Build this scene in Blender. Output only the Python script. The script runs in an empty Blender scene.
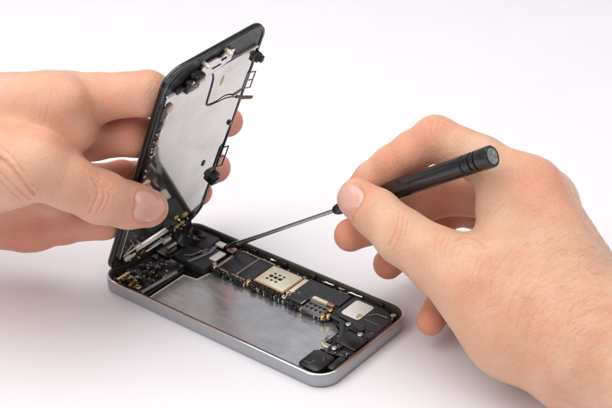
import bpy, bmesh, math, random
import numpy as np
from mathutils import Matrix, Vector
rng = np.random.default_rng(7)
random.seed(5)
K = 1.14e-3                       # model unit -> metres
SC = bpy.context.scene
COL = SC.collection

# ------------------------------------------------------------------ camera frame (model units)
CAM = np.array([27.8047464, 108.5024, 0.0]); _az, _el, _D, FPX, _roll = -0.883440713, 0.537773039, 721.763133, 1537.32282, -0.0265232457
_d = np.array([math.cos(_el)*math.cos(_az), math.cos(_el)*math.sin(_az), math.sin(_el)])
CAM = CAM + _D*_d
FW = -_d
_r = np.cross(FW, [0, 0, 1]); _r /= np.linalg.norm(_r); _u = np.cross(_r, FW)
RT = math.cos(_roll)*_r + math.sin(_roll)*_u
UP = -math.sin(_roll)*_r + math.cos(_roll)*_u
def ray(x, y): return FW + RT*(x-306)/FPX - UP*(y-204)/FPX
def P(x, y, d): return CAM + ray(x, y)*d          # a point d units deep in front of the viewpoint

# lifted display frame: e runs up the panel, t across it, n out of its inner face
PA, PTW = 1.14462174, -0.0489181715
PO = np.array([5.98949459, 0, 8.33170627])
PE = np.array([math.cos(PA), math.sin(PTW)*math.sin(PA), math.sin(PA)]); PE /= np.linalg.norm(PE)
PT = np.array([0, 1., 0]); PT -= PE*(PT@PE); PT /= np.linalg.norm(PT)
PN = np.cross(PT, PE)
def Q(s, t, h): return PO + PE*s + PT*t + PN*h

# ------------------------------------------------------------------ node helpers
def nodes(name):
    m = bpy.data.materials.new(name); m.use_nodes = True
    nt = m.node_tree; b = nt.nodes['Principled BSDF']
    return m, nt, b
def N(nt, typ, **kw):
    n = nt.nodes.new(typ)
    for k, v in kw.items():
        if k in n.inputs: n.inputs[k].default_value = v
        else: setattr(n, k, v)
    return n
def obj_coord(nt, scale=1.0, stretch=(1, 1, 1)):
    tc = N(nt, 'ShaderNodeTexCoord'); mp = N(nt, 'ShaderNodeMapping')
    mp.inputs['Scale'].default_value = [1000*scale*s for s in stretch]
    nt.links.new(tc.outputs['Object'], mp.inputs['Vector'])
    return mp.outputs['Vector']
def noise(nt, vec, scale, detail=4, rough=.6, dist=0.0):
    n = N(nt, 'ShaderNodeTexNoise', Scale=scale, Detail=detail, Roughness=rough, Distortion=dist)
    nt.links.new(vec, n.inputs['Vector']); return n.outputs['Fac']
def ramp(nt, fac, stops):
    r = N(nt, 'ShaderNodeValToRGB'); el = r.color_ramp.elements
    while len(el) < len(stops): el.new(0.5)
    for e, (p, c) in zip(el, stops):
        e.position = p; e.color = (c, c, c, 1) if isinstance(c, (int, float)) else (*c, 1)
    nt.links.new(fac, r.inputs['Fac']); return r.outputs['Color']
def bump(nt, b, h, strength, dist=0.0002, prev=None):
    n = N(nt, 'ShaderNodeBump', Strength=strength, Distance=dist)
    nt.links.new(h, n.inputs['Height'])
    if prev is not None: nt.links.new(prev, n.inputs['Normal'])
    nt.links.new(n.outputs['Normal'], b.inputs['Normal']); return n.outputs['Normal']
def mixc(nt, fac, a, b, mode='MIX'):
    n = N(nt, 'ShaderNodeMix', data_type='RGBA', blend_type=mode)
    for s, v in ((0, fac), (6, a), (7, b)):
        if hasattr(v, 'links') or isinstance(v, bpy.types.NodeSocket): nt.links.new(v, n.inputs[s])
        else: n.inputs[s].default_value = v if s == 0 else (*v, 1)
    return n.outputs[2]
def mat(name, col, rough=.5, metal=0., var=.25, vs=.6, bs=0., bscale=2., stretch=(1, 1, 1), coat=0., spec=.5, rvar=.12):
    m, nt, b = nodes(name)
    v = obj_coord(nt, 1, stretch)
    f = noise(nt, v, vs, 5)
    c = ramp(nt, f, [(.3, tuple(x*(1-var) for x in col)), (.7, tuple(min(1, x*(1+var)) for x in col))])
    nt.links.new(c, b.inputs['Base Color'])
    b.inputs['Metallic'].default_value = metal
    g = noise(nt, v, vs*2.3, 4)
    nt.links.new(ramp(nt, g, [(.3, max(.02, rough-rvar)), (.7, min(1, rough+rvar))]), b.inputs['Roughness'])
    b.inputs['Coat Weight'].default_value = coat
    b.inputs['Specular IOR Level'].default_value = spec
    if bs: bump(nt, b, noise(nt, v, bscale, 4), bs)
    return m

M = {}
M['table'] = mat('table_white', (.82, .795, .815), .55, 0, .012, .02, .05, .6, rvar=.05, spec=.35)
M['alu'] = mat('brushed_aluminium', (.40, .41, .43), .42, .85, .05, .3, .04, 3, rvar=.05)
M['chamfer'] = mat('polished_edge', (.88, .88, .90), .14, 1, .04, .4, rvar=.04)
M['rim'] = mat('rim_lining', (.085, .074, .055), .34, .5, .3, .5, .05, 2)
M['black'] = mat('black_plastic', (.009, .009, .010), .27, 0, .3, .3, .02, .5, rvar=.04)
M['tape'] = mat('graphite_tape', (.045, .045, .05), .40, .35, .2, .15, .15, .25, rvar=.06)
M['chip'] = mat('chip_cover', (.04, .04, .046), .30, .4, .2, .2, .12, .6, rvar=.08)
M['glassb'] = mat('black_glass', (.006, .006, .007), .06, 0, .2, .5, rvar=.02, coat=.6)
M['pcb'] = mat('circuit_board', (.030, .026, .016), .45, .1, .5, 1.2, .2, 3)
M['gold'] = mat('gold_contact', (.80, .58, .28), .28, 1, .25, 1.2, .2, 3)
M['bronze'] = mat('bronze_flex', (.30, .17, .10), .38, .6, .35, .8, .25, 2)
M['copper'] = mat('copper_pink', (.72, .46, .36), .35, .7, .25, 1.0, .2, 2)
M['steel'] = mat('steel_part', (.72, .70, .67), .24, 1, .12, .8, .1, 2)
M['cream'] = mat('nickel_cover', (.82, .73, .58), .40, .35, .10, .35, .06, 1.5)
M['white'] = mat('white_foam', (.86, .82, .76), .6, 0, .05, .6, .1, 2)
M['grey'] = mat('grey_part', (.22, .22, .23), .35, .5, .2, .8)
M['red'] = mat('red_sticker', (.55, .05, .04), .45, 0, .1, .8)
M['amber'] = mat('amber_flex', (.50, .20, .03), .3, .1, .25, .8)
M['yellow'] = mat('reflected_yellow', (.55, .42, .04), .4, .1, .25, .8)  # colour for the modelled reflections of gold connectors
M['rubber'] = mat('black_handle', (.008, .008, .009), .16, 0, .1, .2, 0, 2, rvar=.04, spec=.7)
M['shaft'] = mat('dark_steel_shaft', (.42, .42, .43), .20, 1, .05, .3, 0, 2, rvar=.04)
M['frame'] = mat('tarnished_frame', (.46, .40, .29), .36, .7, .25, .8, .1, 2)
M['dbronze'] = mat('dark_bronze', (.16, .10, .07), .35, .6, .35, .8, .2, 2)

def bay_material():
    m, nt, b = nodes('battery_bay_foil')
    v = obj_coord(nt, 1, (1, 1, 1))
    f1 = noise(nt, v, .045, 5, .6, 1.2)
    vs = obj_coord(nt, 1, (.25, 2.2, 1))
    f2 = noise(nt, vs, .22, 5, .55, .8)
    c = mixc(nt, .5, ramp(nt, f1, [(.34, (.52, .52, .53)), (.66, (.80, .80, .81))]), ramp(nt, f2, [(.3, (.50, .51, .53)), (.7, (.62, .63, .65))]))
    nt.links.new(c, b.inputs['Base Color']); b.inputs['Metallic'].default_value = .8
    nt.links.new(ramp(nt, f2, [(.3, .16), (.7, .30)]), b.inputs['Roughness'])
    w = N(nt, 'ShaderNodeTexWave', wave_type='RINGS', Scale=.18, Distortion=3.0, Detail=3)
    nt.links.new(v, w.inputs['Vector'])
    n1 = bump(nt, b, w.outputs['Fac'], .015, .0003)
    bump(nt, b, noise(nt, v, .07, 3, .5, .8), .10, .0010, n1)
    return m
M['bay'] = bay_material()
def plate_material():
    m, nt, b = nodes('display_shield_plate')
    v = obj_coord(nt)
    f = noise(nt, v, .06, 5, .6, .5)
    nt.links.new(ramp(nt, f, [(.34, (.58, .56, .54)), (.5, (.66, .64, .62)), (.68, (.71, .695, .68))]), b.inputs['Base Color'])
    b.inputs['Metallic'].default_value = .95
    nt.links.new(ramp(nt, noise(nt, v, .25, 5), [(.3, .045), (.7, .085)]), b.inputs['Roughness'])
    bump(nt, b, noise(nt, v, .05, 2), .05, .001)
    return m
M['plate'] = plate_material()

def skin_material(name, base, red, ax, ay, st):
    m, nt, b = nodes(name)
    v = obj_coord(nt)
    big = noise(nt, v, .07, 4, .55)
    sm = noise(nt, v, .9, 5, .6)
    c0 = ramp(nt, big, [(.32, (base[0]*.95, base[1]*.83, base[2]*.78)), (.55, base), (.7, (min(1, base[0]*1.05), base[1]*1.1, base[2]*1.16))])
    at = N(nt, 'ShaderNodeAttribute', attribute_name='flush')
    c1 = mixc(nt, at.outputs['Fac'], c0, red)
    c2 = mixc(nt, ramp(nt, sm, [(.45, 0.), (.75, .28)]), c1, tuple(x*y for x, y in zip(base, (.86, .68, .60))))
    mo = noise(nt, v, .28, 3, .5)
    c3 = mixc(nt, ramp(nt, mo, [(.5, 0.), (.8, .25)]), c2, tuple(x*y for x, y in zip(base, (.98, .78, .72))))
    nt.links.new(c3, b.inputs['Base Color'])
    b.inputs['Subsurface Weight'].default_value = .4
    b.inputs['Subsurface Radius'].default_value = (1, .36, .2)
    b.inputs['Subsurface Scale'].default_value = .003
    nt.links.new(ramp(nt, noise(nt, v, .5, 4), [(.3, .34), (.7, .52)]), b.inputs['Roughness'])
    b.inputs['Specular IOR Level'].default_value = .42
    vo = N(nt, 'ShaderNodeTexVoronoi', feature='DISTANCE_TO_EDGE', Scale=1.15)
    vv = obj_coord(nt, 1, (1, 1.0, 1))
    wob = N(nt, 'ShaderNodeMix', data_type='VECTOR'); wob.inputs[0].default_value = .45
    nz = N(nt, 'ShaderNodeTexNoise', Scale=.6, Detail=3)
    nt.links.new(vv, nz.inputs['Vector']); 
    ad = N(nt, 'ShaderNodeVectorMath', operation='ADD'); nt.links.new(vv, ad.inputs[0]); nt.links.new(nz.outputs['Color'], ad.inputs[1])
    nt.links.new(ad.outputs[0], vo.inputs['Vector'])
    n1 = bump(nt, b, ramp(nt, vo.outputs['Distance'], [(0, 0.), (.22, 1.)]), .45, .00022)
    n2 = bump(nt, b, noise(nt, v, .55, 5, .65), .45, .0006, n1)
    cb = N(nt, 'ShaderNodeCombineXYZ')
    for i, (a, k) in enumerate(((ax, .16), (ay, 1.25))):
        dp_ = N(nt, 'ShaderNodeVectorMath', operation='DOT_PRODUCT'); dp_.inputs[1].default_value = [float(q*k) for q in a]
        nt.links.new(v, dp_.inputs[0]); nt.links.new(dp_.outputs['Value'], cb.inputs[i])
    sn = noise(nt, cb.outputs[0], 1.0, 4, .6, 1.1)
    bump(nt, b, sn, st, .0008, n2)
    return m
M['skinL'] = skin_material('skin_tan_rose', (.715, .415, .285), (.68, .19, .12), RT*.5+UP*.86, RT*.86-UP*.5, .22)
M['skinR'] = skin_material('skin_fair_warm', (.75, .475, .325), (.73, .22, .13), RT*.85+UP*.5, UP*.85-RT*.5, .42)
def nail_material():
    m, nt, b = nodes('nail')
    v = obj_coord(nt)
    nt.links.new(ramp(nt, noise(nt, v, .3, 3), [(.3, (.68, .37, .30)), (.7, (.72, .43, .35))]), b.inputs['Base Color'])
    b.inputs['Roughness'].default_value = .2
    b.inputs['Subsurface Weight'].default_value = .2; b.inputs['Subsurface Radius'].default_value = (1, .4, .25); b.inputs['Subsurface Scale'].default_value = .0012
    bump(nt, b, noise(nt, obj_coord(nt, 1, (3, 3, 3)), .4, 2), .05, .0002)
    return m
M['nail'] = nail_material()
M['hair'] = mat('fine_hair', (.34, .20, .12), .5, 0, .3, 1)

# ------------------------------------------------------------------ object helpers
def tag(o, label=None, cat=None, group=None, kind=None):
    for k, v in (('label', label), ('category', cat), ('group', group), ('kind', kind)):
        if v: o[k] = v
    return o
def empty(name, loc, label, cat, group=None):
    o = bpy.data.objects.new(name, None); COL.objects.link(o)
    o.location = Vector(loc)*K; o.empty_display_size = .01
    return tag(o, label, cat, group)
def link(name, verts, faces, mats, parent=None, origin=(0, 0, 0), mi=None, smooth=True, label=None, angle=None):
    org = np.asarray(origin, float)
    v = (np.asarray(verts, float).reshape(-1, 3)-org)*K
    me = bpy.data.meshes.new(name)
    me.from_pydata(v.tolist() if len(v) < 60000 else v.tolist(), [], faces)
    for m in (mats if isinstance(mats, (list, tuple)) else [mats]): me.materials.append(m)
    if mi is not None: me.polygons.foreach_set('material_index', np.asarray(mi, np.int32))
    me.polygons.foreach_set('use_smooth', [smooth]*len(me.polygons))
    me.update()
    if angle is not None: me.set_sharp_from_angle(angle=math.radians(angle))
    o = bpy.data.objects.new(name, me); COL.objects.link(o)
    if parent is not None:
        o.parent = parent
        po = np.zeros(3); q = parent
        while q is not None: po += np.array(q.location); q = q.parent
        o.location = Vector(org*K-po)
    else: o.location = Vector(org*K)
    if label: o['label'] = label
    return o

class MB:
    """collects shapes given in a local frame (o, X, Y, Z) and links them as one mesh"""
    def __init__(s, frame=None): s.v = []; s.f = []; s.m = []; s.fr = frame; s.cur = 0
    def pt(s, p):
        p = np.asarray(p, float)
        if s.fr is None: return p
        o, X, Y, Z = s.fr
        return o + p[..., :1]*X + p[..., 1:2]*Y + p[..., 2:3]*Z
    def add(s, v, f, m=None):
        b = sum(len(a) for a in s.v); s.v.append(s.pt(np.asarray(v, float).reshape(-1, 3)))
        s.f += [tuple(b+i for i in q) for q in f]; s.m += [s.cur if m is None else m]*len(f)
        return s
    def loops(s, loops, cap0=True, cap1=True, ms=None, closed=False):
        n = len(loops[0]); v = np.concatenate(loops); f = []; mm = []
        for k in range(len(loops)-1):
            for i in range(n):
                j = (i+1) % n; f.append((k*n+i, k*n+j, (k+1)*n+j, (k+1)*n+i)); mm.append(s.cur if ms is None else ms[k])
        if cap0: f.append(tuple(range(n-1, -1, -1))); mm.append(mm[0])
        if cap1: f.append(tuple((len(loops)-1)*n+i for i in range(n))); mm.append(mm[-1] if ms is None else ms[len(loops)-2])
        b = sum(len(a) for a in s.v); s.v.append(s.pt(v)); s.f += [tuple(b+i for i in q) for q in f]; s.m += mm
        return s
    def rbox(s, x0, x1, y0, y1, z0, z1, r=.3, bev=.15, seg=3):
        r = max(.02, min(r, (x1-x0)/2-.01, (y1-y0)/2-.01)); bev = min(bev, (z1-z0)*.45)
        def ring(ins, z):
            rr = max(r-ins, .01); a = []
            for cx, cy, a0 in ((x1-r, y1-r, 0), (x0+r, y1-r, 90), (x0+r, y0+r, 180), (x1-r, y0+r, 270)):
                for k in range(seg+1):
                    t = math.radians(a0+90*k/seg); a.append((cx+rr*math.cos(t), cy+rr*math.sin(t), z))
            return np.array(a)
        b2 = min(bev, r*.9)
        return s.loops([ring(0, z0), ring(0, z1-bev), ring(b2*.35, z1-bev*.35), ring(b2, z1)])
    def poly(s, pts, z0, z1, bev=.12):
        p = np.array(pts, float); c = p.mean(0)
        A = 0.5*sum(p[i][0]*p[(i+1) % len(p)][1]-p[(i+1) % len(p)][0]*p[i][1] for i in range(len(p)))
        if A < 0: p = p[::-1]
        d1 = np.roll(p, -1, 0)-p; d1 /= np.linalg.norm(d1, axis=1)[:, None]; d0 = np.roll(d1, 1, 0)
        nn = np.stack([-(d0+d1)[:, 1], (d0+d1)[:, 0]], 1); nn /= np.linalg.norm(nn, axis=1)[:, None]
        L = lambda q, z: np.column_stack([q, np.full(len(q), z)])
        return s.loops([L(p, z0), L(p, z1-bev), L(p+nn*bev, z1)])
    def tube(s, pts, r, n=10, caps=True, flat=1.0, up=(0, 0, 1)):
        pts = np.asarray(pts, float); rr = np.broadcast_to(np.asarray(r, float), (len(pts),)); L = []
        for i, p in enumerate(pts):
            d = pts[min(i+1, len(pts)-1)]-pts[max(i-1, 0)]; d /= np.linalg.norm(d)+1e-9
            u = np.array(up, float); u -= d*(u@d)
            if np.linalg.norm(u) < 1e-3: u = np.array([1., 0, 0]); u -= d*(u@d)
            u /= np.linalg.norm(u); w = np.cross(d, u)
            t = np.arange(n)*2*math.pi/n
            L.append(p+rr[i]*(np.cos(t)[:, None]*w+flat*np.sin(t)[:, None]*u))
        return s.loops(L, caps, caps)
    def cyl(s, c, r, z0, z1, n=20, bev=.1):
        t = np.arange(n)*2*math.pi/n; R = lambda q, z: np.column_stack([c[0]+q*np.cos(t), c[1]+q*np.sin(t), np.full(n, z)])
        return s.loops([R(r, z0), R(r, z1-bev), R(r-bev, z1)])
    def screw(s, c, r, z0, z1):
        t = np.arange(20)*2*math.pi/20; R = lambda q, z: np.column_stack([c[0]+q*np.cos(t), c[1]+q*np.sin(t), np.full(20, z)])
        return s.loops([R(r, z0), R(r, z1-.12), R(r*.85, z1), R(r*.42, z1), R(r*.36, z1-.35)])
    def build(s, name, mats, parent=None, origin=None, smooth=True, angle=35, label=None):
        v = np.concatenate(s.v)
        if origin is None: origin = v.mean(0)
        if isinstance(mats, str): mats = M[mats]
        elif isinstance(mats, (list, tuple)): mats = [M[a] for a in mats]
        o = link(name, v, s.f, mats, parent, origin, s.m if max(s.m) > 0 else None, smooth, label)
        bm = bmesh.new(); bm.from_mesh(o.data); bmesh.ops.recalc_face_normals(bm, faces=bm.faces); bm.to_mesh(o.data); bm.free()
        o.data.set_sharp_from_angle(angle=math.radians(angle))
        return o

# ------------------------------------------------------------------ implicit-surface hands
def rc(p, a, b, r1, r2):
    ba = b-a; l2 = ba@ba; rr = r1-r2; a2 = max(l2-rr*rr, 1e-6); il2 = 1/l2
    pa = p-a; y = pa@ba; z = y-l2
    x = pa*l2-y[:, None]*ba; x2 = np.einsum('ij,ij->i', x, x); y2 = y*y*l2; z2 = z*z*l2
    k = np.sign(rr)*rr*rr*x2
    o = (np.sqrt(np.maximum(x2*a2*il2, 0))+y*rr)*il2-r1
    c1 = np.sign(z)*a2*z2 > k; c2 = np.sign(y)*a2*y2 < k
    o = np.where(c2, np.sqrt(x2+y2)*il2-r1, o)
    return np.where(c1, np.sqrt(x2+z2)*il2-r2, o)
def smin(a, b, k):
    h = np.maximum(k-np.abs(a-b), 0)/k
    return np.minimum(a, b)-h*h*k*.25
class Hand:
    def __init__(s, palm, fingers, kp=9., kf=9., kj=2.5, cuts=()):
        s.palm = palm; s.fingers = fingers; s.kp, s.kf, s.kj = kp, kf, kj; s.cuts = cuts
    def sdf(s, p):
        d = None
        for a, b, r1, r2 in s.palm:
            q = rc(p, a, b, r1, r2); d = q if d is None else smin(d, q, s.kp)
        out = None
        for ch in s.fingers:
            f = None
            for (a, r1), (b, r2) in zip(ch[:-1], ch[1:]):
                q = rc(p, a, b, r1, r2); f = q if f is None else smin(f, q, s.kj)
            f = smin(d, f, s.kf)
            out = f if out is None else smin(out, f, .6)
        return out
    def grad(s, p, e=.15):
        g = np.zeros_like(p); f0 = s.sdf(p)
        for i in range(3):
            o = np.zeros(3); o[i] = e; g[:, i] = s.sdf(p+o)-f0
        return g/(np.linalg.norm(g, axis=1)[:, None]+1e-9)
    def hit(s, x, y, t0=380.):
        d = ray(x, y); d = d/np.linalg.norm(d); t = t0; 
        for _ in range(160):
            v = float(s.sdf((CAM+d*t)[None])[0])
            if v < .01: return CAM+d*t
            t += v*.9
            if t > 900: return None
        return CAM+d*t
    def mesh(s, h):
        pts = [(a, r) for c in s.palm for a, r in ((c[0], c[2]), (c[1], c[3]))]+[x for ch in s.fingers for x in ch]
        lo = np.min([a-r for a, r in pts], 0)-4; hi = np.max([a+r for a, r in pts], 0)+4
        S = 4; H = h*S
        nc = np.ceil((hi-lo)/H).astype(int)+1
        g = np.stack(np.meshgrid(*[np.arange(n) for n in nc], indexing='ij'), -1).reshape(-1, 3)
        cv = s.sdf(lo+(g+.5)*H-h*.5).reshape(nc)
        vals = np.repeat(np.repeat(np.repeat(cv, S, 0), S, 1), S, 2).astype(np.float32)
        idx = np.argwhere(np.abs(vals) < H*1.3+.5)
        pos = lo+idx*h; o = np.empty(len(idx), np.float32)
        for i in range(0, len(idx), 200000): o[i:i+200000] = s.sdf(pos[i:i+200000])
        vals[idx[:, 0], idx[:, 1], idx[:, 2]] = o
        ins = vals < 0
        n0 = np.array(ins.shape)-1
        cnt = np.zeros(n0, np.int8)
        cor = [(i, j, k) for i in (0, 1) for j in (0, 1) for k in (0, 1)]
        for i, j, k in cor: cnt += ins[i:i+n0[0], j:j+n0[1], k:k+n0[2]]
        act = (cnt > 0) & (cnt < 8); ci = np.argwhere(act)
        vid = np.full(n0, -1, np.int32); vid[ci[:, 0], ci[:, 1], ci[:, 2]] = np.arange(len(ci))
        acc = np.zeros((len(ci), 3)); num = np.zeros(len(ci))
        for a in cor:
            for ax in range(3):
                if a[ax]: continue
                b = list(a); b[ax] = 1
                A = ci+a; B = ci+b
                va = vals[A[:, 0], A[:, 1], A[:, 2]].astype(float); vb = vals[B[:, 0], B[:, 1], B[:, 2]].astype(float)
                c = (va < 0) != (vb < 0); t = np.where(c, va/np.where(c, va-vb, 1), 0)
                q = np.tile(np.array(a, float), (len(ci), 1)); q[:, ax] += t
                acc += q*c[:, None]; num += c
        V = lo+(ci+acc/num[:, None])*h
        F = []
        for ax in range(3):
            a1, a2 = (ax+1) % 3, (ax+2) % 3
            sl0 = [slice(None)]*3; sl1 = [slice(None)]*3; sl0[ax] = slice(0, -1); sl1[ax] = slice(1, None)
            A, B = ins[tuple(sl0)], ins[tuple(sl1)]
            e = np.argwhere(A != B); e = e[(e[:, a1] > 0) & (e[:, a2] > 0) & (e[:, a1] < n0[a1]) & (e[:, a2] < n0[a2])]
            flip = ~A[e[:, 0], e[:, 1], e[:, 2]]
            qs = []
            for d1, d2 in ((-1, -1), (0, -1), (0, 0), (-1, 0)):
                c = e.copy(); c[:, a1] += d1; c[:, a2] += d2; qs.append(vid[c[:, 0], c[:, 1], c[:, 2]])
            qd = np.stack(qs, 1); qd[flip] = qd[flip][:, ::-1]; F.append(qd)
        F = np.concatenate(F)
        for _ in range(2):
            for i in range(0, len(V), 100000):
                p = V[i:i+100000]; V[i:i+100000] = p-s.grad(p)*s.sdf(p)[:, None]
        # split every quad in four and settle the new points on the surface
        n = len(V); E = np.concatenate([F[:, [0, 1]], F[:, [1, 2]], F[:, [2, 3]], F[:, [3, 0]]]); E.sort(1)
        key = E[:, 0].astype(np.int64)*n+E[:, 1]; uk, inv = np.unique(key, return_inverse=True); inv = inv.reshape(4, len(F))
        ea, eb = uk//n, uk % n
        Nn = s.grad(V); nf = len(uk)
        V = np.concatenate([V, (V[ea]+V[eb])/2, V[F].mean(1)])
        Nn = np.concatenate([Nn, Nn[ea]+Nn[eb], Nn[F].sum(1)]); Nn /= np.linalg.norm(Nn, axis=1)[:, None]+1e-9
        for i in range(n, len(V), 100000): V[i:i+100000] -= Nn[i:i+100000]*s.sdf(V[i:i+100000])[:, None]
        c = n+nf+np.arange(len(F)); e = n+inv
        F = np.concatenate([np.stack([F[:, k], e[k], c, e[k-1]], 1) for k in range(4)])
        s.N = Nn
        return V, F
def polyd(V, poly, rad):
    """distance of every vertex to a densely sampled polyline (inf beyond rad)"""
    poly = np.asarray(poly); c = poly.mean(0); R = np.linalg.norm(poly-c, axis=1).max()+rad
    out = np.full(len(V), 1e3); m = np.where(np.linalg.norm(V-c, axis=1) < R)[0]
    if len(m):
        for i in range(0, len(m), 20000):
            mm = m[i:i+20000]; out[mm] = np.sqrt(((V[mm, None]-poly[None])**2).sum(-1)).min(1)
    return out
def densify(pts, step=.4):
    out = []
    for a, b in zip(pts[:-1], pts[1:]):
        n = max(2, int(np.linalg.norm(b-a)/step)); out += [a+(b-a)*k/n for k in range(n)]
    return np.array(out+[pts[-1]])
def spline(pts, n=8):
    p = np.array(pts, float); p = np.vstack([2*p[0]-p[1], p, 2*p[-1]-p[-2]]); o = []
    for i in range(1, len(p)-2):
        for k in range(n):
            t = k/n; o.append(.5*((2*p[i])+(-p[i-1]+p[i+1])*t+(2*p[i-1]-5*p[i]+4*p[i+1]-p[i+2])*t*t+(-p[i-1]+3*p[i]-3*p[i+1]+p[i+2])*t**3))
    return np.array(o+[p[-2]])
def build_hand(H, name, voxel, material, creases, flush, label, cat, origin, nails):
    V, F = H.mesh(voxel)
    nrm = H.N
    disp = np.zeros(len(V)); cz = np.zeros(len(V))
    for pix, depth, width in creases:
        hp = [H.hit(x, y) for x, y in spline(pix, 6)]; hp = [q for q in hp if q is not None]
        if len(hp) < 2: continue
        dd = polyd(V, densify(hp), width*4)
        g = np.exp(-(dd/width)**2); disp -= depth*g; disp += depth*.12*np.exp(-((dd-width*2.2)/(width*1.2))**2)
        cz += .16*g*min(1, depth/.5)
    obs = []
    for nl in nails:
        nv, nf, border = nail_mesh(H, **nl)
        dd = polyd(V, border, 4); disp -= .22*np.exp(-(dd/.5)**2); disp += .10*np.exp(-((dd-1.4)/.9)**2)*nl.get('fold', 1)
        cz += .25*np.exp(-(dd/.6)**2)
        obs.append((nv, nf))
    lf = sum(a*np.sin(V@np.array(k)+ph) for a, k, ph in ((.10, (.31, .12, .22), 1.), (.08, (-.15, .42, .20), 2.), (.07, (.2, -.3, .5), .3)))
    V2 = V+nrm*(disp+lf)[:, None]
    fl = cz.copy()
    for c, r, a in flush: fl += a*np.exp(-(np.linalg.norm(V-c, axis=1)/r)**2)
    o = link(name, V2, F.tolist(), material, None, origin)
    at = o.data.attributes.new('flush', 'FLOAT', 'POINT'); at.data.foreach_set('value', np.clip(fl, 0, 1).astype(np.float32))
    tag(o, label, cat)
    for nv, nf in obs: link('fingernail', nv, nf, M['nail'], o, nv.mean(0))
    return o, V2, nrm
def nail_mesh(H, c, tip, L, W, fold=1, sweep=0):
    c0 = H.hit(*c); c1 = H.hit(*tip); n = H.grad(c0[None])[0]
    a = c1-c0; a -= n*(a@n); a /= np.linalg.norm(a); b = np.cross(n, a)
    nu, nv = 22, 22; pts = []; lift = []
    for i in range(nu+1):
        u = -1+2*i/nu
        pr = (1-abs(u)**3.2)**(.5) if u < 0 else (1-.55*abs(u)**4)
        for j in range(nv+1):
            v = -1+2*j/nv
            q = c0+a*(u*L/2+.10*L*(1-v*v)*(1 if u > 0 else 0)*u)+b*v*W/2*max(pr, .02)
            pts.append(q); e = max(abs(v), -u, 0); lift.append(.26 if e < .78 else .26-.50*(e-.78)/.22)
            if u > .8: lift[-1] = .34 if abs(v) < .85 else .05
    pts = np.array(pts); lift = np.array(lift)
    for _ in range(12):
        g = H.grad(pts); pts = pts-n*(H.sdf(pts)/np.maximum(g@n, .35))[:, None]*.8
    g = H.grad(pts)
    # slightly flatter across than the flesh
    top = pts+g*lift[:, None]; bot = pts-g*.5
    id = lambda i, j: i*(nv+1)+j
    B = len(pts); f = []
    for i in range(nu):
        for j in range(nv):
            f.append((id(i, j), id(i+1, j), id(i+1, j+1), id(i, j+1))); f.append(tuple(B+k for k in (id(i, j), id(i, j+1), id(i+1, j+1), id(i+1, j))))
    rim = [id(i, 0) for i in range(nu+1)]+[id(nu, j) for j in range(1, nv+1)]+[id(i, nv) for i in range(nu-1, -1, -1)]+[id(0, j) for j in range(nv-1, 0, -1)]
    for k in range(len(rim)):
        q, w = rim[k], rim[(k+1) % len(rim)]; f.append((q, B+q, B+w, w))
    side = [id(i, 0) for i in range(nu-1, -1, -1)]+[id(0, j) for j in range(nv+1)]+[id(i, nv) for i in range(1, nu)]
    return np.concatenate([top, bot]), f, densify(pts[side])

def chain(pts):
    """finger joints (centre, radius) with slimmer mid-phalanx points put between them"""
    o = []
    for (a, r1), (b, r2) in zip(pts[:-1], pts[1:]):
        o += [(a, r1), ((a+b)/2, (r1+r2)/2*.955)]
    return o+[pts[-1]]
# ---- left hand: thumb on the inner face of the lifted display, four fingers wrapped behind it
LH = Hand(
    palm=[(P(60, 106, 606), P(-95, 125, 640), 13.6, 20), (P(58, 150, 622), P(-100, 150, 645), 12, 20),
          (P(50, 190, 640), P(-105, 175, 650), 11.5, 20), (P(34, 226, 655), P(-105, 200, 655), 10.5, 19),
          (P(20, 165, 600), P(-60, 180, 622), 15, 20), (P(66, 103, 594), P(72, 128, 599), 9.6, 9.8),
          (P(-95, 160, 642), P(-470, 196, 690), 25, 27.5)],
    fingers=[
        chain([(P(52, 101, 613), 10.8), (Q(98.5, 8, -12), 8.7), (Q(74, 40, -10), 7.4), (Q(54, 64, -5.5), 6.4)]),
        chain([(P(50, 142, 620), 9.6), (Q(74, 8, -12), 8.2), (Q(49, 40, -10), 7.7), (Q(25, 64.5, -4.5), 6.9)]),
        chain([(P(48, 187, 640), 9.2), (Q(47, 8, -12), 7.6), (Q(30, 40, -10), 7.3), (Q(9, 60.5, -6), 6.2)]),
        chain([(P(26, 228, 658), 9.3), (Q(25, 2, -11), 7.6), (Q(16, 24, -9.5), 6.6), (Q(11, 40, -8.5), 5.8)]),
        [(P(-25, 168, 600), 19), (P(34, 166, 590), 12.8), (P(68, 182, 596), 10.6), (P(100, 197, 603), 10.4), (P(128, 205, 612), 9.2), (P(148, 208, 618), 8.0)],
    ], kp=8, kf=5)
lcr = [
    ([(92, 179), (97, 187), (97, 197), (92, 207), (90, 213)], .42, .5), ([(98, 182), (104, 191), (103, 202), (97, 212)], .34, .45), ([(103, 184), (109, 193), (108, 203), (103, 211)], .26, .45),
    ([(98, 176), (107, 183), (113, 191)], .22, .45), ([(87, 189), (90, 198), (87, 207)], .2, .45), ([(94, 185), (100, 188), (106, 187)], .15, .4), ([(110, 196), (115, 200), (113, 208)], .15, .4), ([(92, 199), (98, 203), (105, 204)], .12, .4),
    ([(51, 90), (48, 106), (45, 122)], .30, .6), ([(44, 94), (41, 108), (40, 118)], .18, .5), ([(58, 84), (57, 96)], .12, .5),
    ([(0, 158), (14, 172), (27, 186), (35, 195)], .85, .7), ([(0, 172), (12, 184), (22, 193), (30, 200)], .5, .6), ([(6, 160), (22, 178), (34, 186)], .4, .5), ([(0, 146), (12, 157), (24, 172)], .25, .5), ([(2, 182), (12, 192), (22, 201)], .3, .5), ([(16, 166), (24, 172), (32, 182)], .2, .45),
]
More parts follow.
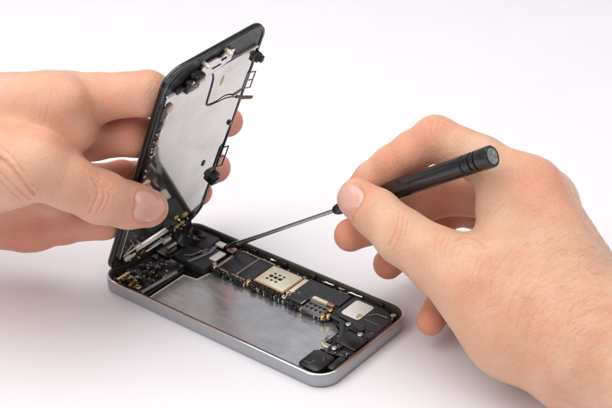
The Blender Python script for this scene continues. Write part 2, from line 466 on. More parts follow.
lfl = [(P(148, 208, 611), 9, .55), (P(100, 197, 595), 9, .25), (Q(54, 64, -5), 12, .9), (Q(25, 64, -4), 12, .95), (Q(9, 60, -6), 11, .9),
       (P(75, 120, 595), 14, .35), (Q(97, 8, -12), 12, .35), (Q(78, 8, -12), 12, .4), (Q(55, 8, -12), 14, .5), (Q(25, 2, -11), 12, .45), (P(50, 228, 655), 22, .35), (P(15, 240, 650), 22, .3)]
hand_l, LV, LN = build_hand(LH, 'hand', .8, M['skinL'], lcr, lfl,
    'bare left hand holding up the lifted display, thumb flat on its metal plate', 'hand', P(60, 180, 620),
    [dict(c=(149, 206), tip=(158, 207), L=14.5, W=13.5)])

# ---- right hand: screwdriver pinched between thumb and index, the other fingers curled under
RHH = Hand(
    palm=[(P(532, 190, 598), P(596, 352, 574), 11.5, 20), (P(544, 200, 618), P(604, 348, 584), 11.5, 20),
          (P(548, 222, 636), P(606, 352, 588), 11.5, 19), (P(545, 258, 645), P(600, 360, 584), 11, 18),
          (P(504, 208, 601), P(525, 262, 596), 11, 14),
          (P(500, 266, 594), P(574, 345, 576), 15, 22),
          (P(486, 294, 588), P(582, 354, 570), 15, 20),
          (P(614, 348, 572), P(785, 475, 512), 23, 27)],
    fingers=[
        [(P(530, 190, 603), 11.5), (P(482, 160, 606), 9.4), (P(436, 138, 612), 8.9), (P(412, 152, 616), 8.0), (P(391, 165, 620), 7.7), (P(372, 180, 624), 7.1), (P(357, 193, 627), 6.4)],
        chain([(P(545, 200, 622), 11), (P(446, 193, 634), 8.8), (P(388, 220, 632), 7.6), (P(350, 235, 628), 6.7)]),
        chain([(P(550, 225, 640), 10.5), (P(455, 205, 652), 8.4), (P(415, 240, 650), 7.4), (P(388, 264, 645), 6.4)]),
        chain([(P(545, 262, 642), 10), (P(500, 256, 650), 7.8), (P(448, 294, 630), 6.8), (P(431, 321, 617), 5.9)]),
        [(P(514, 327, 583), 20.5), (P(478, 288, 586), 15.8), (P(439, 261, 593), 12.5), (P(403, 237, 600), 10.8), (P(376, 213, 607), 9.4), (P(358, 199, 612), 8.3)],
    ], kp=10, kf=9)
rcr = [
    ([(399, 212), (397, 228), (389, 246)], .36, .45), ([(404, 216), (402, 232), (394, 250)], .24, .42), ([(395, 214), (391, 228), (385, 238)], .15, .4), ([(408, 222), (406, 234), (399, 248)], .14, .4),
    ([(520, 160), (517, 172), (519, 182)], .12, .5), ([(528, 158), (526, 170), (529, 180)], .12, .5), ([(536, 160), (536, 172)], .1, .5),
    ([(428, 122), (424, 134), (427, 148)], .22, .5), ([(434, 120), (431, 132), (433, 142)], .2, .5), ([(440, 119), (438, 130), (440, 138)], .15, .5),
    ([(457, 240), (466, 236), (478, 240), (486, 248)], .5, .6), ([(459, 245), (468, 243), (478, 248)], .3, .5),
]
for k in range(9):   # fine wrinkles at the base of the thumb
    x0, y0 = 440+k*5.5+random.uniform(-1, 1), 232+k*4+random.uniform(-2, 2)
    rcr.append(([(x0, y0), (x0-5, y0+12), (x0-4, y0+26+random.uniform(-4, 4))], .20, .42))
for k in range(7):
    x0, y0 = 512+k*9, 250+k*12
    rcr.append(([(x0, y0), (x0-16, y0+22), (x0-22, y0+46)], .16, .6))
rfl = [(P(357, 193, 627), 9, .85), (P(545, 190, 590), 16, .2), (P(575, 215, 590), 14, .15), (P(505, 300, 570), 26, .18), (P(590, 330, 560), 26, .22), (P(470, 300, 570), 16, .15), (P(391, 165, 620), 10, .5), (P(350, 235, 628), 11, .9), (P(388, 264, 645), 11, .95), (P(431, 322, 617), 10, .95), (P(412, 150, 610), 14, .35),
       (P(358, 199, 604), 9, .5), (P(404, 236, 590), 10, .12), (P(436, 205, 630), 16, .6), (P(450, 215, 650), 16, .6), (P(540, 185, 590), 14, .3), (P(436, 128, 604), 9, .3)]
hand_r, RV, RN = build_hand(RHH, 'hand', .8, M['skinR'], rcr, rfl,
    'bare right hand with hairy wrist pinching the black screwdriver', 'hand', P(500, 280, 620),
    [dict(c=(348, 203), tip=(342, 195), L=12.5, W=14.5)])
# ------------------------------------------------------------------ smartphone
L, W, HZ, CR = 123.8, 58.6, 6.6, 9.0
phone = empty('smartphone', (L/2, W/2, 0), 'opened silver smartphone lying on the white table, its display lifted at one end', 'smartphone')
def rr_loop(ins, z, l=L, w=W, r=CR, seg=10):
    a = []; q = max(r-ins, .4)
    cx0, cx1, cy0, cy1 = ins+q, l-ins-q, ins+q, w-ins-q
    for cx, cy, a0 in ((cx1, cy1, 0), (cx0, cy1, 90), (cx0, cy0, 180), (cx1, cy0, 270)):
        for k in range(seg+1):
            t = math.radians(a0+90*k/seg); a.append((cx+q*math.cos(t), cy+q*math.sin(t), z))
    return np.array(a)
b = MB()
prof = [(2.2, 0), (1.0, .15), (.35, .6), (.06, 1.3), (0, 2.2), (0, 6.15), (.06, 6.3), (.42, 6.6), (.75, 6.6), (.8, 6.45), (1.5, 6.40), (1.6, 6.2), (1.75, 5.2), (1.9, 1.2)]
b.loops([rr_loop(i, z) for i, z in prof], ms=[0]*6+[1]+[1]+[2]*5)
housing = b.build('housing', ['alu', 'chamfer', 'rim'], phone, (L/2, W/2, 0), angle=40)
def part(name, m, fn, parent=None, label=None, frame=None):
    b = MB(frame); fn(b); return b.build(name, m, parent or phone, label=label)
# small groove of the antenna band and buttons on the far long side are hidden; inner lining details
part('inner_floor', 'black', lambda b: b.rbox(2.0, 121.8, 2.0, 56.6, 1.15, 1.35, 6, .05), housing)
bay = part('battery_bay', 'bay', lambda b: b.poly([(24.6, 2.4), (24.6, 27.6), (31.2, 28.2), (32.6, 36.5), (98.5, 39), (105.4, 33.5), (105.6, 17), (106, 2.4)], 1.36, 1.62, .05))
def bord(b):
    b.tube([(24.5, 2.6, 1.7), (24.5, 27.4, 1.7), (31.4, 28.3, 1.7), (32.6, 35, 1.7)], .3, 6)
part('border_strip', 'cream', bord, bay)
# logic board
board = part('logic_board', 'pcb', lambda b: b.poly([(32.8, 36.2), (32.8, 55.4), (97, 55.4), (97, 36.4), (84, 34.6), (83.4, 36.2), (58, 36.6), (46, 36)], 2.9, 3.9, .1))
def comp(b, x0, x1, y0, y1, z, n, s=(.5, 1.3), h=(.3, .9)):
    for _ in range(n):
        x, y = random.uniform(x0, x1), random.uniform(y0, y1); a, c = random.uniform(*s)/2, random.uniform(*s)/2
        b.rbox(x-a, x+a, y-c, y+c, z, z+random.uniform(*h), .1, .06, 1)
part('edge_component', 'gold', lambda b: comp(b, 33.6, 96, 35.8, 37.4, 2.6, 46, (.3, .8), (1.0, 1.7)), board)
part('edge_component', 'black', lambda b: comp(b, 33.6, 96, 35.2, 37.8, 2.4, 90, (.6, 1.8), (1.0, 2.1)), board)
part('edge_component', 'steel', lambda b: comp(b, 34, 95, 35.2, 36.4, 2.2, 24, (.3, .7), (1.0, 1.9)), board)
part('chip_shield', 'chip', lambda b: b.rbox(35.4, 45.2, 38.6, 53.6, 3.7, 4.75, .5, .15), board)
part('chip_shield', 'tape', lambda b: b.rbox(45.9, 53.4, 38.8, 54.0, 3.7, 4.65, .5, .12), board)
part('shield_frame', 'frame', lambda b: (b.rbox(33.6, 35.3, 38, 54.6, 3.5, 4.5, .2), b.rbox(45.3, 45.85, 38, 54.2, 3.5, 4.9, .1, .05), b.rbox(33.6, 54.0, 37.4, 38.5, 3.5, 4.45, .2), b.rbox(33.6, 54, 54.1, 54.9, 3.5, 4.45, .2)), board)
def simc(b):
    b.rbox(54.7, 70.4, 39.8, 53.0, 3.7, 5.15, .7, .25)
simcov = part('card_slot_cover', 'cream', simc, board)
def pads(b):
    for i, yy in enumerate((43.4, 45.9, 48.2)):
        for j, xx in enumerate((58.6, 61.0, 63.4)):
            big = (i == 1); a, c = (.95, .85) if big else (.62, .55)
            b.rbox(xx-a+i*.35, xx+a+i*.35, yy-c, yy+c, 5.16, 5.2, .2, .01)
part('cover_opening', 'black', pads, simcov)
part('cover_edge', 'gold', lambda b: (b.rbox(54.2, 54.65, 39.6, 53.2, 3.6, 4.9, .1), b.rbox(54.2, 71, 39.1, 39.7, 3.6, 4.8, .1), b.rbox(70.5, 70.95, 39.8, 53.2, 3.6, 5.0, .1)), simcov)
part('metal_strip', 'cream', lambda b: b.rbox(71.4, 73.6, 42.2, 53.4, 3.7, 4.7, .2), board)
part('graphite_cover', 'tape', lambda b: b.poly([(73.8, 43.6), (73.8, 54.6), (95.6, 54.6), (95.8, 45.6), (83.4, 45.2), (83.2, 43.7)], 3.8, 4.75, .15), board)
part('chip_package', 'chip', lambda b: b.rbox(74.6, 82.7, 37.2, 43.1, 3.8, 5.0, .4), board)
part('metal_strip', 'steel', lambda b: b.rbox(81.9, 82.6, 37.3, 40.4, 5.0, 5.12, .1, .03), board)
part('connector_block', 'grey', lambda b: [b.rbox(84.3, 94.2, 35.2+k*2.6, 35.2+k*2.6+.7, 3.8, 5.6, .2) for k in range(3)]+[b.rbox(84.3+k*2.4, 84.3+k*2.4+.6, 35.9, 40.4, 3.8, 5.3, .2) for k in range(5)], board)
part('connector_pin', 'gold', lambda b: [b.rbox(85.6+k*2.4, 86.4+k*2.4, 36.6, 39.8, 3.8, 4.7, .1) for k in range(4)], board)
part('terminal_bar', 'cream', lambda b: b.rbox(83.6, 91.2, 42.8, 44.6, 4.2, 5.7, .2), board)
part('terminal_bar', 'frame', lambda b: b.rbox(91.3, 94.6, 42.9, 44.6, 4.2, 5.6, .2), board)
part('red_sticker', 'red', lambda b: b.rbox(91.6, 94.2, 43.3, 44.4, 5.6, 5.72, .15, .03), board)
for x, y, m in ((94.8, 35.7, 'gold'), (95.0, 40.8, 'gold'), (96.5, 37.4, 'gold'), (34.1, 37.4, 'steel'), (72.4, 40.6, 'steel'), (53.4, 37.2, 'gold'), (32.4, 38.8, 'gold')):
    part('screw', m, lambda b: b.screw((x, y), 1.05, 3.4, 5.3), board)
part('small_component', 'chip', lambda b: comp(b, 34, 54, 37.2, 38.6, 3.9, 22, (.5, 1.3), (.4, 1.0)), board)
part('small_component', 'frame', lambda b: comp(b, 34, 96, 54.6, 55.3, 3.7, 40, (.4, 1.2), (.3, .9)), board)
part('small_component', 'steel', lambda b: comp(b, 72, 84, 43.0, 44.0, 3.9, 12, (.4, .9), (.4, .9)), board)
part('small_component', 'cream', lambda b: comp(b, 71.6, 74, 37, 42, 3.9, 12, (.4, .8), (.4, 1.0)), board)
part('small_component', 'black', lambda b: comp(b, 54, 72, 36.8, 38.8, 3.9, 30, (.5, 1.5), (.3, .9)), board)
part('cover_seam', 'glassb', lambda b: (b.rbox(83.6, 95.4, 50.2, 50.4, 4.75, 4.8, .05, .01), b.rbox(86.6, 86.8, 45.6, 50.2, 4.75, 4.8, .05, .01), b.rbox(92, 92.2, 45.8, 54.4, 4.75, 4.8, .05, .01)), board)
# white label square and black lower deck
deck = part('lower_deck', 'black', lambda b: b.poly([(96.2, 38.6), (96.2, 55.8), (113, 55.8), (118.6, 53.2), (121.2, 48), (121.2, 20), (110.2, 17.2), (106.6, 22), (106.4, 34)], 3.0, 4.5, .25))
part('deck_tape', 'tape', lambda b: b.poly([(97.2, 41.2), (97.2, 55.2), (112, 55.2), (117, 53), (119.6, 48), (119.6, 40), (110, 39)], 4.5, 4.72, .06), deck)
sq = part('label_square', 'white', lambda b: b.rbox(99.2, 108.5, 42.0, 53.6, 4.73, 5.0, 1.4, .1), deck)
def blot(b):
    t = np.arange(26)*2*math.pi/26; r = 1+.18*np.sin(3*t)+.1*np.sin(5*t+1)
    b.loops([np.column_stack([107.0+1.1*r*np.cos(t), 44.6+1.7*r*np.sin(t), np.full(26, z)]) for z in (5.0, 5.03)])
M['stain'] = mat('yellow_stain', (.50, .43, .20), .55, 0, .3, 1.5)
part('stain', 'stain', blot, sq)
for x, y in ((118.3, 53.2), (115.4, 34.2), (107.2, 37.0), (112.5, 20.6)):
    part('screw', 'steel', lambda b: b.screw((x, y), 1.25, 4.3, 5.5), deck)
part('cover_bracket', 'black', lambda b: (b.rbox(110.2, 120.6, 24, 33, 4.4, 5.5, .6, .2), b.rbox(108.4, 114, 34.8, 38.6, 4.4, 5.3, .5)), deck)
part('deck_opening', 'glassb', lambda b: (b.rbox(117.2, 120.6, 33.6, 39, 4.5, 4.62, .6, .02), b.rbox(115.4, 120, 19, 23, 4.5, 4.66, .5, .02)), deck)
part('deck_component', 'chip', lambda b: comp(b, 107, 120, 22, 40, 4.5, 26, (.8, 2.6), (.3, 1.0)), deck)
part('deck_component', 'steel', lambda b: comp(b, 106, 120, 18, 40, 4.5, 11, (.4, .9), (.3, .8)), deck)
part('deck_component', 'grey', lambda b: (b.tube([(109.4, 47, 4.8), (112, 50, 5.0), (117, 50.6, 4.9)], .25, 6), b.rbox(110, 118, 44.2, 44.5, 4.72, 4.85, .1, .02)), deck)
part('flex_cable', 'tape', lambda b: (b.tube([(98, 38.2, 4.8), (104, 36.6, 5.4), (109, 30.2, 5.6), (112, 24, 5.4)], 1.0, 8, flat=.25), b.tube([(100, 40.4, 4.8), (107, 39.4, 5.1), (113, 40, 4.9)], .6, 8, flat=.4)), deck)
part('spring_contact', 'steel', lambda b: (b.rbox(107.0, 110.6, 19.0, 21.4, 3.6, 5.4, .3), b.tube([(104.8, 24.6, 3.6), (106, 25.6, 5.6), (106.6, 27.4, 5.8)], .4, 6), b.rbox(106.2, 108.2, 15.4, 16.4, 3.2, 5, .2)), deck)
part('spring_contact', 'gold', lambda b: (b.rbox(105.6, 107, 20.6, 23.4, 3.0, 4.8, .3), comp(b, 105, 110, 17, 24, 3.4, 7, (.4, 1.0), (.6, 1.4))), deck)
def spk(b):
    b.rbox(107.2, 117.6, 3.4, 15.6, 2.2, 5.9, 2.0, .5); b.rbox(117.6, 121, 9, 18, 2.2, 5.2, 1, .3)
spkr = part('loudspeaker', 'black', spk)
part('speaker_rib', 'grey', lambda b: (b.tube([(109, 6, 5.95), (111.6, 6.2, 5.95), (112, 9.2, 5.95)], .16, 6), b.tube([(113.5, 12.6, 5.95), (115.4, 10, 5.95)], .16, 6), b.rbox(108.6, 110.6, 2.3, 3.3, 3, 5.2, .2)), spkr)
for x, w_ in ((79, 6.5), (87, 4.2), (92.4, 8), (49.5, 4.2)):
    part('side_contact', 'steel', lambda b: b.tube([(x, 55.9, 4.7), (x+w_*.3, 55.7, 5.3), (x+w_*.6, 56.0, 5.0), (x+w_, 55.8, 5.4)], [.3, .5, .35, .45], 8), housing)
for x in (39, 56.2, 72, 108):
    part('rim_clip', 'black', lambda b: b.rbox(x, x+3, 55.6, 56.8, 4.2, 6.1, .3), housing)
# camera corner and left end
cam = part('camera_module', 'tape', lambda b: (b.rbox(13.5, 31.6, 33.0, 48.6, 1.4, 5.0, 1.0, .4), b.rbox(8, 21.6, 44.5, 55.6, 1.4, 5.6, 1.2, .4)))
part('camera_lens_cover', 'glassb', lambda b: (b.cyl((12.6, 50.2), 3.4, 5.6, 6.1), b.rbox(20.4, 24.4, 36, 44, 5.0, 5.3, .6)), cam)
part('foam_pad', 'white', lambda b: b.rbox(28.2, 32.0, 40.0, 47.2, 5.0, 5.5, .3, .1), cam)
part('connector_bracket', 'white', lambda b: b.rbox(22.6, 27.0, 50.3, 53.5, 4.6, 5.5, .3, .15), cam)
part('connector_bracket', 'copper', lambda b: (b.rbox(29.9, 33.4, 49.8, 53.2, 4.6, 5.6, .3, .15),), cam)
part('black_foam', 'black', lambda b: (b.rbox(25.8, 34.2, 36.2, 39.8, 3.2, 4.9, .6), b.rbox(33.9, 35.1, 49, 55, 3.8, 5.1, .3), b.rbox(27.3, 29.7, 50.6, 54.6, 3.8, 5.7, .5)), cam)
part('flex_cable', 'grey', lambda b: (b.tube([(22, 33, 5.15), (24, 38, 5.5), (25.4, 44, 5.4), (23.8, 49, 5.2)], .9, 8, flat=.25), b.tube([(17.4, 36, 5.1), (20.2, 37.4, 5.4), (22.6, 45.4, 5.4)], .5, 8, flat=.3)), cam)
end = part('end_assembly', 'black', lambda b: (b.rbox(3.2, 23.4, 3.2, 31, 1.4, 3.0, 3, .3), b.rbox(2.6, 12.4, 31.6, 55.2, 1.4, 4.0, 2.5, .4), b.rbox(14, 22.8, 20, 30.6, 3.0, 4.6, .6)))
part('flex_bar', 'grey', lambda b: b.tube([(21.6, 4.0, 4.0), (22.4, 14, 4.2), (23.0, 24.6, 4.2)], .95, 12, flat=.8), end)
part('gold_contact', 'gold', lambda b: (comp(b, 4, 16, 4.6, 13, 3.0, 15, (.5, 1.7), (.4, 1.6)), b.rbox(6.4, 7.6, 4.6, 12.0, 3.6, 4.9, .3), b.tube([(9, 7, 3.4), (11, 9.8, 5.2), (14.4, 9, 4.2)], .4, 6), b.rbox(15.6, 18.8, 5, 7.6, 3, 4.3, .4)), end)
part('amber_contact', 'amber', lambda b: (comp(b, 9, 20, 14, 30, 3.6, 9, (.5, 1.4), (.3, 1.0)),), end)
part('copper_contact', 'copper', lambda b: comp(b, 13, 22, 22, 30, 4.2, 7, (.4, 1.0), (.3, .8)), end)
part('steel_contact', 'steel', lambda b: (comp(b, 5, 22, 12, 30, 3.4, 13, (.4, 1.0), (.5, 1.6)), b.rbox(8.6, 9.6, 34, 44.6, 4.0, 6.6, .3)), end)
part('dark_component', 'chip', lambda b: comp(b, 4, 22, 5, 30, 3.0, 36, (1.0, 3.2), (.5, 1.7)), end)

# ---- display assembly, tilted up about the short edge
FR = (PO, PE, PT, PN)
def rot_loop(ins, h, l=122.5, w=58.6, r=9.0): return rr_loop(ins, h, l, w, r)
b = MB(FR)
b.loops([rot_loop(.9, -2.5), rot_loop(.35, -2.35), rot_loop(.1, -2.0), rot_loop(.1, -1.3), rot_loop(.55, -1.28), rot_loop(.55, -1.1), rot_loop(.25, -1.08), rot_loop(.3, -.2), rot_loop(.5, 0), rot_loop(1.6, 0), rot_loop(1.7, -.35), rot_loop(2.2, -.4)], ms=[0]*3+[1]*8)
disp = b.build('display', ['glassb', 'black'], phone, PO, angle=40)
def dp(name, m, fn, parent=None, label=None): return part(name, m, fn, parent or disp, label, FR)
plate_o = dp('shield_plate', 'plate', lambda b: b.poly([(9.5, 4.2), (9.5, 44), (13, 53.4), (60, 54.9), (108.6, 54.6), (109.8, 53.4), (109.8, 3.6), (108.8, 3.0), (60, 3.6)], -.3, .8, .18))
dp('plate_edge', 'steel', lambda b: b.rbox(109.9, 110.9, 2.6, 54.8, -.3, 1.25, .2, .1), None)
dp('top_bezel', 'tape', lambda b: b.poly([(111.2, 3), (111.2, 55.2), (116, 54.2), (120.2, 50), (121.2, 46), (121.2, 13), (119.8, 8.4), (116, 4.4)], -.38, -.2, .05))
dp('earpiece_bracket', 'steel', lambda b: (b.poly([(111.4, 19), (111.4, 31), (112.6, 37.2), (118.4, 37.8), (119.2, 33), (117.4, 30.4), (118.8, 27), (118.2, 20.4), (114.6, 18.2)], .5, 1.5, .2), b.screw((113.6, 21.4), .9, 1.4, 1.9), b.screw((116.2, 35.6), .9, 1.4, 1.9)))
dp('bracket_recess', 'black', lambda b: (b.rbox(113.4, 114.0, 26, 31, 1.5, 1.75, .2, .02), b.rbox(115.6, 116.4, 30.6, 33.6, 1.5, 1.8, .2, .02), b.rbox(111.4, 117, 14, 18.4, -.2, 1.9, .8), b.rbox(111.4, 114, 37.4, 41, -.2, 1.0, .5)))
dp('mounting_post', 'cream', lambda b: (b.cyl((118.4, 21.2), .9, -.2, 3.2), b.cyl((118.4, 21.2), 1.2, 1.6, 2.0)))
dp('mounting_post', 'cream', lambda b: (b.cyl((119.0, 33.6), .9, -.2, 3.4), b.cyl((119.0, 33.6), 1.3, 1.7, 2.1)))
sens = dp('sensor_module', 'black', lambda b: (b.rbox(108.6, 114.6, 11.4, 18.8, .9, 3.0, .8, .3), b.rbox(112, 116, 15, 20.2, 1, 3.4, .7), b.rbox(110, 112.4, 7, 11.6, 0, 2.0, .4)))
dp('sensor_contact', 'copper', lambda b: (b.rbox(112.6, 114.2, 16.8, 19, 3.4, 3.8, .2), comp(b, 109, 114, 12, 18, 3.0, 7, (.4, .9), (.1, .4))), sens)
dp('sensor_contact', 'steel', lambda b: (b.cyl((107.4, 13.2), .8, .8, 1.6), comp(b, 109, 115, 12, 19, 3.0, 7, (.4, .8), (.1, .5))), sens)
fl = spline([(109.5, 28.6, .95), (104.5, 30.4, 1.0), (96, 31.0, 1.0), (90.6, 31.4, 1.0), (88.6, 33.2, 1.05), (87.6, 38, 1.05), (87.4, 43, 1.4), (86.0, 47, 1.6), (83.6, 51, 1.5)])
dp('flex_cable', 'black', lambda b: b.tube(fl, .42, 8, flat=.4, up=(0, 0, 1)))
dp('flex_connector', 'dbronze', lambda b: (b.tube([(84.2, 50.4, 1.5), (82.4, 54, 2.4), (80.4, 59.5, 3.6)], [.8, 1.0, .9], 10, flat=.5),))
dp('stain', 'stain', lambda b: b.loops([np.column_stack([100.5+3.0*np.cos(np.arange(20)*.314), 37+1.0*np.sin(np.arange(20)*.314), np.full(20, z)]) for z in (.80, .82)]))
def wloop(b, s0, s1, t0, t1, h):
    q = [(s0, t0, h), (s0, t1, h+1.2), (s1, t1, h+1.2), (s1, t0, h)]
    b.tube(q, .3, 6)
    b.tube([((s0+s1)/2, t0, h), ((s0+s1)/2, t1, h+1.2)], .3, 6); b.tube([(s0, t0, h), (s1, t0, h)], .3, 6)
dp('wire_clip', 'grey', lambda b: wloop(b, 86, 95.4, 54.6, 57.8, .9))
dp('wire_clip', 'black', lambda b: wloop(b, 37.6, 50, 53.4, 57.4, 1.0))
dp('edge_clip', 'pcb', lambda b: (b.rbox(101.4, 105.4, 55.4, 58.4, -.2, 2.4, .6, .3), b.rbox(102.4, 104.4, 56, 59, 2.4, 3.2, .4), b.cyl((103.4, 56.8), 1.1, 2.4, 3.9), b.rbox(103, 107, 52.8, 55.2, .8, 1.8, .4)))
dp('edge_clip', 'black', lambda b: (b.rbox(27.0, 33.6, 52.6, 57.4, -.2, 3.6, 1.6, .6), b.cyl((30.2, 55), 1.7, 3.6, 4.3)))
dp('edge_strip', 'black', lambda b: b.tube([(20, 54.6, .9), (34, 55.0, 1.0), (52, 55.3, 1.0), (62, 55.4, 1.0)], .35, 6))
dp('plate_tab', 'black', lambda b: b.rbox(44.6, 47.6, 43.4, 45.0, .8, 1.2, .4, .1))
dp('plate_tab', 'black', lambda b: b.rbox(65, 67.2, 52.6, 54.2, .8, 1.6, .4, .1))
side = dp('side_flex', 'black', lambda b: b.poly([(56, 1.6), (56, 3.2), (64, 4.4), (97, 5.0), (100, 6.0), (106, 6.0), (106, 4), (104.6, 2.2)], .82, 1.25, .1))
dp('flex_opening', 'black', lambda b: [b.rbox(61+k*4.6, 64.2+k*4.6, 2.4, 4.1, 1.25, 1.55, .3, .05) for k in range(8)], side)
dp('flex_contact', 'copper', lambda b: (b.rbox(100.5, 104.6, 4.6, 8.0, 1.0, 1.4, 1.2, .1), b.rbox(56.6, 61.4, 2.0, 6.6, 1.25, 2.4, .8, .3), comp(b, 62, 98, 1.8, 5.0, 1.25, 20, (.6, 1.4), (.2, .6))), side)
low = dp('button_assembly', 'black', lambda b: (b.rbox(1.8, 9.3, 8, 51, -.38, .5, 2, .2), b.rbox(2.2, 8.8, 22, 36, .5, 1.9, 1.4, .3)))
dp('chrome_bar', 'steel', lambda b: (b.rbox(8.7, 9.4, 13.6, 33.0, .9, 2.0, .2, .1), b.rbox(4.6, 5.5, 19.6, 31.2, 1.9, 3.0, .2, .1)), low)
dp('bracket', 'cream', lambda b: (b.rbox(6.2, 8.2, 7.6, 13.2, .5, 2.0, .3), b.rbox(1.6, 3.2, 31, 36, .5, 3.0, .3), b.tube([(10.6, 8, 1), (12.6, 11.4, 1.7), (10.0, 14.6, 1.8), (12, 16, 1.2)], .55, 8, flat=.5)), low)
dp('amber_flex', 'amber', lambda b: (b.rbox(2.6, 4.4, 18, 21.5, .5, 1.5, .5), b.rbox(5.4, 8.2, 38, 40.4, .5, 1.4, .4)), low)
dp('yellow_reflection', 'yellow', lambda b: (b.rbox(11, 12.8, 42.5, 45, .8, 1.3, .4, .1), b.rbox(6.2, 7.4, 38, 44.4, .9, 1.6, .3), b.rbox(13.4, 15, 36.4, 38.6, .8, 1.2, .4, .1)), low)  # yellow pieces stand in for gold connectors reflected in the plate, not real contacts
dp('dark_component', 'chip', lambda b: comp(b, 2, 9, 9, 50, .5, 26, (1.2, 3.0), (.4, 1.4)), low)
dp('steel_contact', 'steel', lambda b: comp(b, 1.6, 9, 9, 46, .6, 20, (.4, 1.0), (.8, 2.0)), low)
# ribbon cables joining display and board
part('ribbon_cable', 'black', lambda b: (b.tube(spline([Q(4, 40, .8), (9, 42, 7.4), (13, 44, 5.6), (17, 45, 5.4)], 6), 2.6, 12, flat=.07, up=(1, 0, .6)), b.tube(spline([Q(3, 49, .8), (8.5, 50, 7.6), (12, 51, 6.6), (16, 51, 6.2)], 6), 1.8, 12, flat=.1, up=(1, 0, .3))))

# ------------------------------------------------------------------ screwdriver
TIP = P(227.5, 247.5, 0) if False else None
TIP = CAM+ray(228.2, 247.0)*((5.9-CAM[2])/ray(228.2, 247.0)[2])
END = P(496, 154.8, 580)
AX = END-TIP; LEN = np.linalg.norm(AX); AX /= LEN
sx = np.cross(AX, [0, 0, 1]); sx /= np.linalg.norm(sx); sy = np.cross(sx, AX)
SF = (TIP, sx, sy, AX)
driver = empty('screwdriver', TIP, 'thin black precision screwdriver with its tip on the opened phone', 'screwdriver')
h0 = 68.5                          # where the handle collar sits along the axis
def lathe(b, prof, n=36, mod=None):
    t = np.arange(n)*2*math.pi/n; L_ = []; prof = [(z, r*1.12 if z > h0+4.8 else r) for z, r in prof]
    for k, (z, r) in enumerate(prof):
        rr = r*(np.ones(n) if mod is None else mod(z, t)); L_.append(np.column_stack([rr*np.cos(t), rr*np.sin(t), np.full(n, z)]))
    b.loops(L_)
def sdpart(name, m, fn, parent=None):
    b = MB(SF); fn(b); return b.build(name, m, parent or driver, angle=30)
sdpart('shaft', 'shaft', lambda b: lathe(b, [(3.0, 1.2), (3.6, 1.25), (8, 1.2), (20, .95), (24, .88), (h0+2, .86)]))
sdpart('tip', 'black', lambda b: lathe(b, [(0, .45), (.9, .6), (1.6, 1.0), (3.6, 1.4), (5.4, 1.38), (6.4, 1.25)]))
sdpart('collar', 'rubber', lambda b: lathe(b, [(h0-3.0, 1.2), (h0-2.6, 1.8), (h0-1.4, 2.3), (h0+.6, 2.5), (h0+2.6, 2.3), (h0+3.4, 2.1), (h0+4.5, 2.3)]))
def fac(z, t):
    a = np.mod(t, math.pi/3)-math.pi/6; hexa = math.cos(math.pi/6)/np.cos(a)
    w = np.clip((h0+44-z)/7, 0, 1); return (1-w)+w*hexa*1.04
zc = LEN-1.5
han = sdpart('handle', 'rubber', lambda b: lathe(b, [(h0+4, 1.9), (h0+5, 2.7), (h0+8, 3.2), (h0+14, 3.35), (h0+30, 3.45), (h0+36, 3.5), (h0+38, 3.52), (h0+41, 3.58), (h0+44, 3.62), (zc-14, 3.7), (zc-13.6, 3.7), (zc-13.3, 3.25), (zc-12.2, 3.25), (zc-11.9, 3.75), (zc-9.6, 3.75), (zc-9.3, 3.2), (zc-8.2, 3.2), (zc-7.9, 3.78), (zc-7, 3.75)], 48, fac))
sdpart('swivel_cap', 'rubber', lambda b: lathe(b, [(zc-6.9, 3.2), (zc-6.5, 3.3), (zc-6.3, 3.75), (zc-5.7, 3.9), (zc-1, 3.9), (zc-.3, 3.8), (zc, 3.5), (zc, 3.0), (zc-.3, 2.9)], 40))
M['capdisc'] = mat('worn_cap_disc', (.30, .31, .31), .35, .6, .5, .5, .5, .8)
def disc(b):
    lathe(b, [(zc-.4, 2.95), (zc-.12, 2.9), (zc-.1, .2)], 32)
    for k in range(5):
        a = k*1.257+.3; c, s_ = math.cos(a), math.sin(a)
        b.tube([(0, 0, zc-.05), (2.4*c, 2.4*s_, zc-.05)], [.35, .2], 6)
sdpart('cap_disc', 'capdisc', disc)
# ------------------------------------------------------------------ fine hair on the right wrist and back of the hand
def add_hair(n=3000):
    fc = P(585, 300, 560)
    pix = []
    V, Nn = RV, RN
    view = CAM-V; view /= np.linalg.norm(view, axis=1)[:, None]
    q = V-CAM; z = q@FW; px = 306+FPX*(q@RT)/z; py = 204-FPX*(q@UP)/z
    w = np.exp(-((px-590)/42)**2-((py-300)/85)**2)+.5*np.exp(-((px-520)/40)**2-((py-285)/45)**2)+.4*(px > 612)
    w *= ((view*Nn).sum(1) > -.3) & (px > 455) & (py < 395+(px > 560)*40)
    w /= w.sum(); idx = rng.choice(len(V), n, p=w, replace=False)
    mb_v = []; mb_f = []
    base = RT*.75+UP*.42
    for i in idx:
        p = V[i]; nn = Nn[i]; d = base+rng.normal(0, .2, 3); d -= nn*(d@nn); d /= np.linalg.norm(d)
        Lh = rng.uniform(2.0, 7.0); sd = np.cross(nn, d); r = .016*rng.uniform(.7, 1.3); cur = rng.normal(0, .5)
        b0 = len(mb_v); K_ = 4
        for k in range(K_+1):
            t = k/K_; c = p+d*Lh*t+nn*(.03+.30*math.sin(t*2.4))+sd*cur*t*t
            rr = r*(1-.75*t)
            for a in (0, 2.094, 4.189): mb_v.append(c+rr*(math.cos(a)*sd+math.sin(a)*nn))
        for k in range(K_):
            for a in range(3):
                j = (a+1) % 3; mb_f.append((b0+3*k+a, b0+3*k+j, b0+3*k+3+j, b0+3*k+3+a))
    o = link('arm_hair', mb_v, mb_f, M['hair'], hand_r, P(560, 300, 600))
    return o
add_hair()

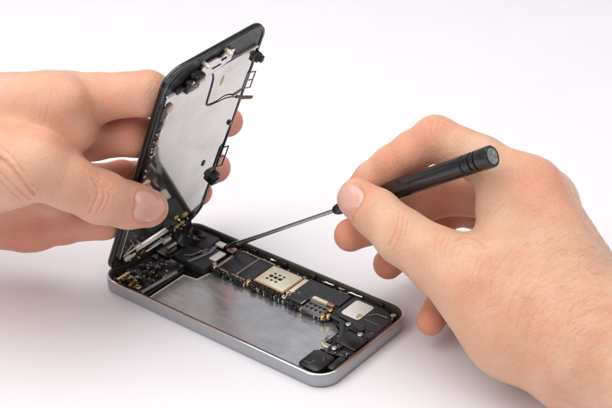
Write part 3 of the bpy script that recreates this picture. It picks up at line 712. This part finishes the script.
# ------------------------------------------------------------------ table: one seamless white sheet, rising softly far behind
def table():
    ys = list(np.linspace(-900, 1100, 21)); prof = [(y, 0) for y in ys]
    R = 500
    for k in range(1, 13): a = math.radians(90*k/12*.8); prof.append((1100+R*math.sin(a), R*(1-math.cos(a))))
    y, z = prof[-1]; prof.append((y+150, z+500))
    # the sheet runs away from the viewer along the horizontal viewing direction
    f = np.array([FW[0], FW[1], 0]); f /= np.linalg.norm(f); s = np.array([f[1], -f[0], 0]); c0 = np.array([60, 30, 0])
    v = []; xs = np.linspace(-1500, 1500, 31)
    for y, z in prof:
        for x in xs: v.append(c0+f*y+s*x+np.array([0, 0, z]))
    n = len(xs); fc = [(i*n+j, i*n+j+1, (i+1)*n+j+1, (i+1)*n+j) for i in range(len(prof)-1) for j in range(n-1)]
    o = link('table_surface', v, fc, M['table'], None, (0, 0, 0)); o['kind'] = 'structure'
table()

# ------------------------------------------------------------------ studio light
w = bpy.data.worlds.new('World'); SC.world = w; w.use_nodes = True
w.node_tree.nodes['Background'].inputs['Color'].default_value = (.93, .95, 1, 1)
w.node_tree.nodes['Background'].inputs['Strength'].default_value = .50
def area(name, pos, target, size, power, col=(1, 1, 1), sy=None):
    l = bpy.data.lights.new(name, 'AREA'); l.energy = power; l.size = size*K; l.color = col
    if sy: l.shape = 'RECTANGLE'; l.size_y = sy*K
    o = bpy.data.objects.new(name, l); COL.objects.link(o)
    o.location = Vector(pos)*K
    o.rotation_euler = (Vector(target)-Vector(pos)).to_track_quat('-Z', 'Y').to_euler()
fh = np.array([FW[0], FW[1], 0]); fh /= np.linalg.norm(fh); rh = np.array([RT[0], RT[1], 0]); rh /= np.linalg.norm(rh)
cc = np.array([60., 30, 0])
area('softbox_top', cc+fh*40-rh*150+np.array([0, 0, 780]), cc+np.array([0, 0, 20.]), 900, 8.7, (1, .985, .965), 900)
area('softbox_side', cc-fh*420-rh*560+np.array([0, 0, 520]), cc, 420, 2.2, (.97, .98, 1))
area('softbox_right', cc-fh*80+rh*750+np.array([0, 0, 430]), cc, 400, 1.2, (1, .98, .96))

# ------------------------------------------------------------------ camera
cd = bpy.data.cameras.new('camera'); co = bpy.data.objects.new('camera', cd); COL.objects.link(co)
cd.sensor_width = 36; cd.sensor_fit = 'HORIZONTAL'; cd.lens = FPX/612*36; cd.clip_start = .01; cd.clip_end = 20
m = Matrix([[RT[0], UP[0], -FW[0], CAM[0]*K], [RT[1], UP[1], -FW[1], CAM[1]*K], [RT[2], UP[2], -FW[2], CAM[2]*K], [0, 0, 0, 1]])
co.matrix_world = m
cd.dof.use_dof = True; cd.dof.focus_distance = 632*K; cd.dof.aperture_fstop = 22
SC.camera = co
SC.view_settings.view_transform = 'Standard'; SC.view_settings.look = 'None'; SC.view_settings.exposure = 0; SC.view_settings.gamma = 1
SC.render.engine = 'CYCLES'; SC.cycles.use_denoising = True; SC.cycles.max_bounces = 8
SC.render.film_transparent = False
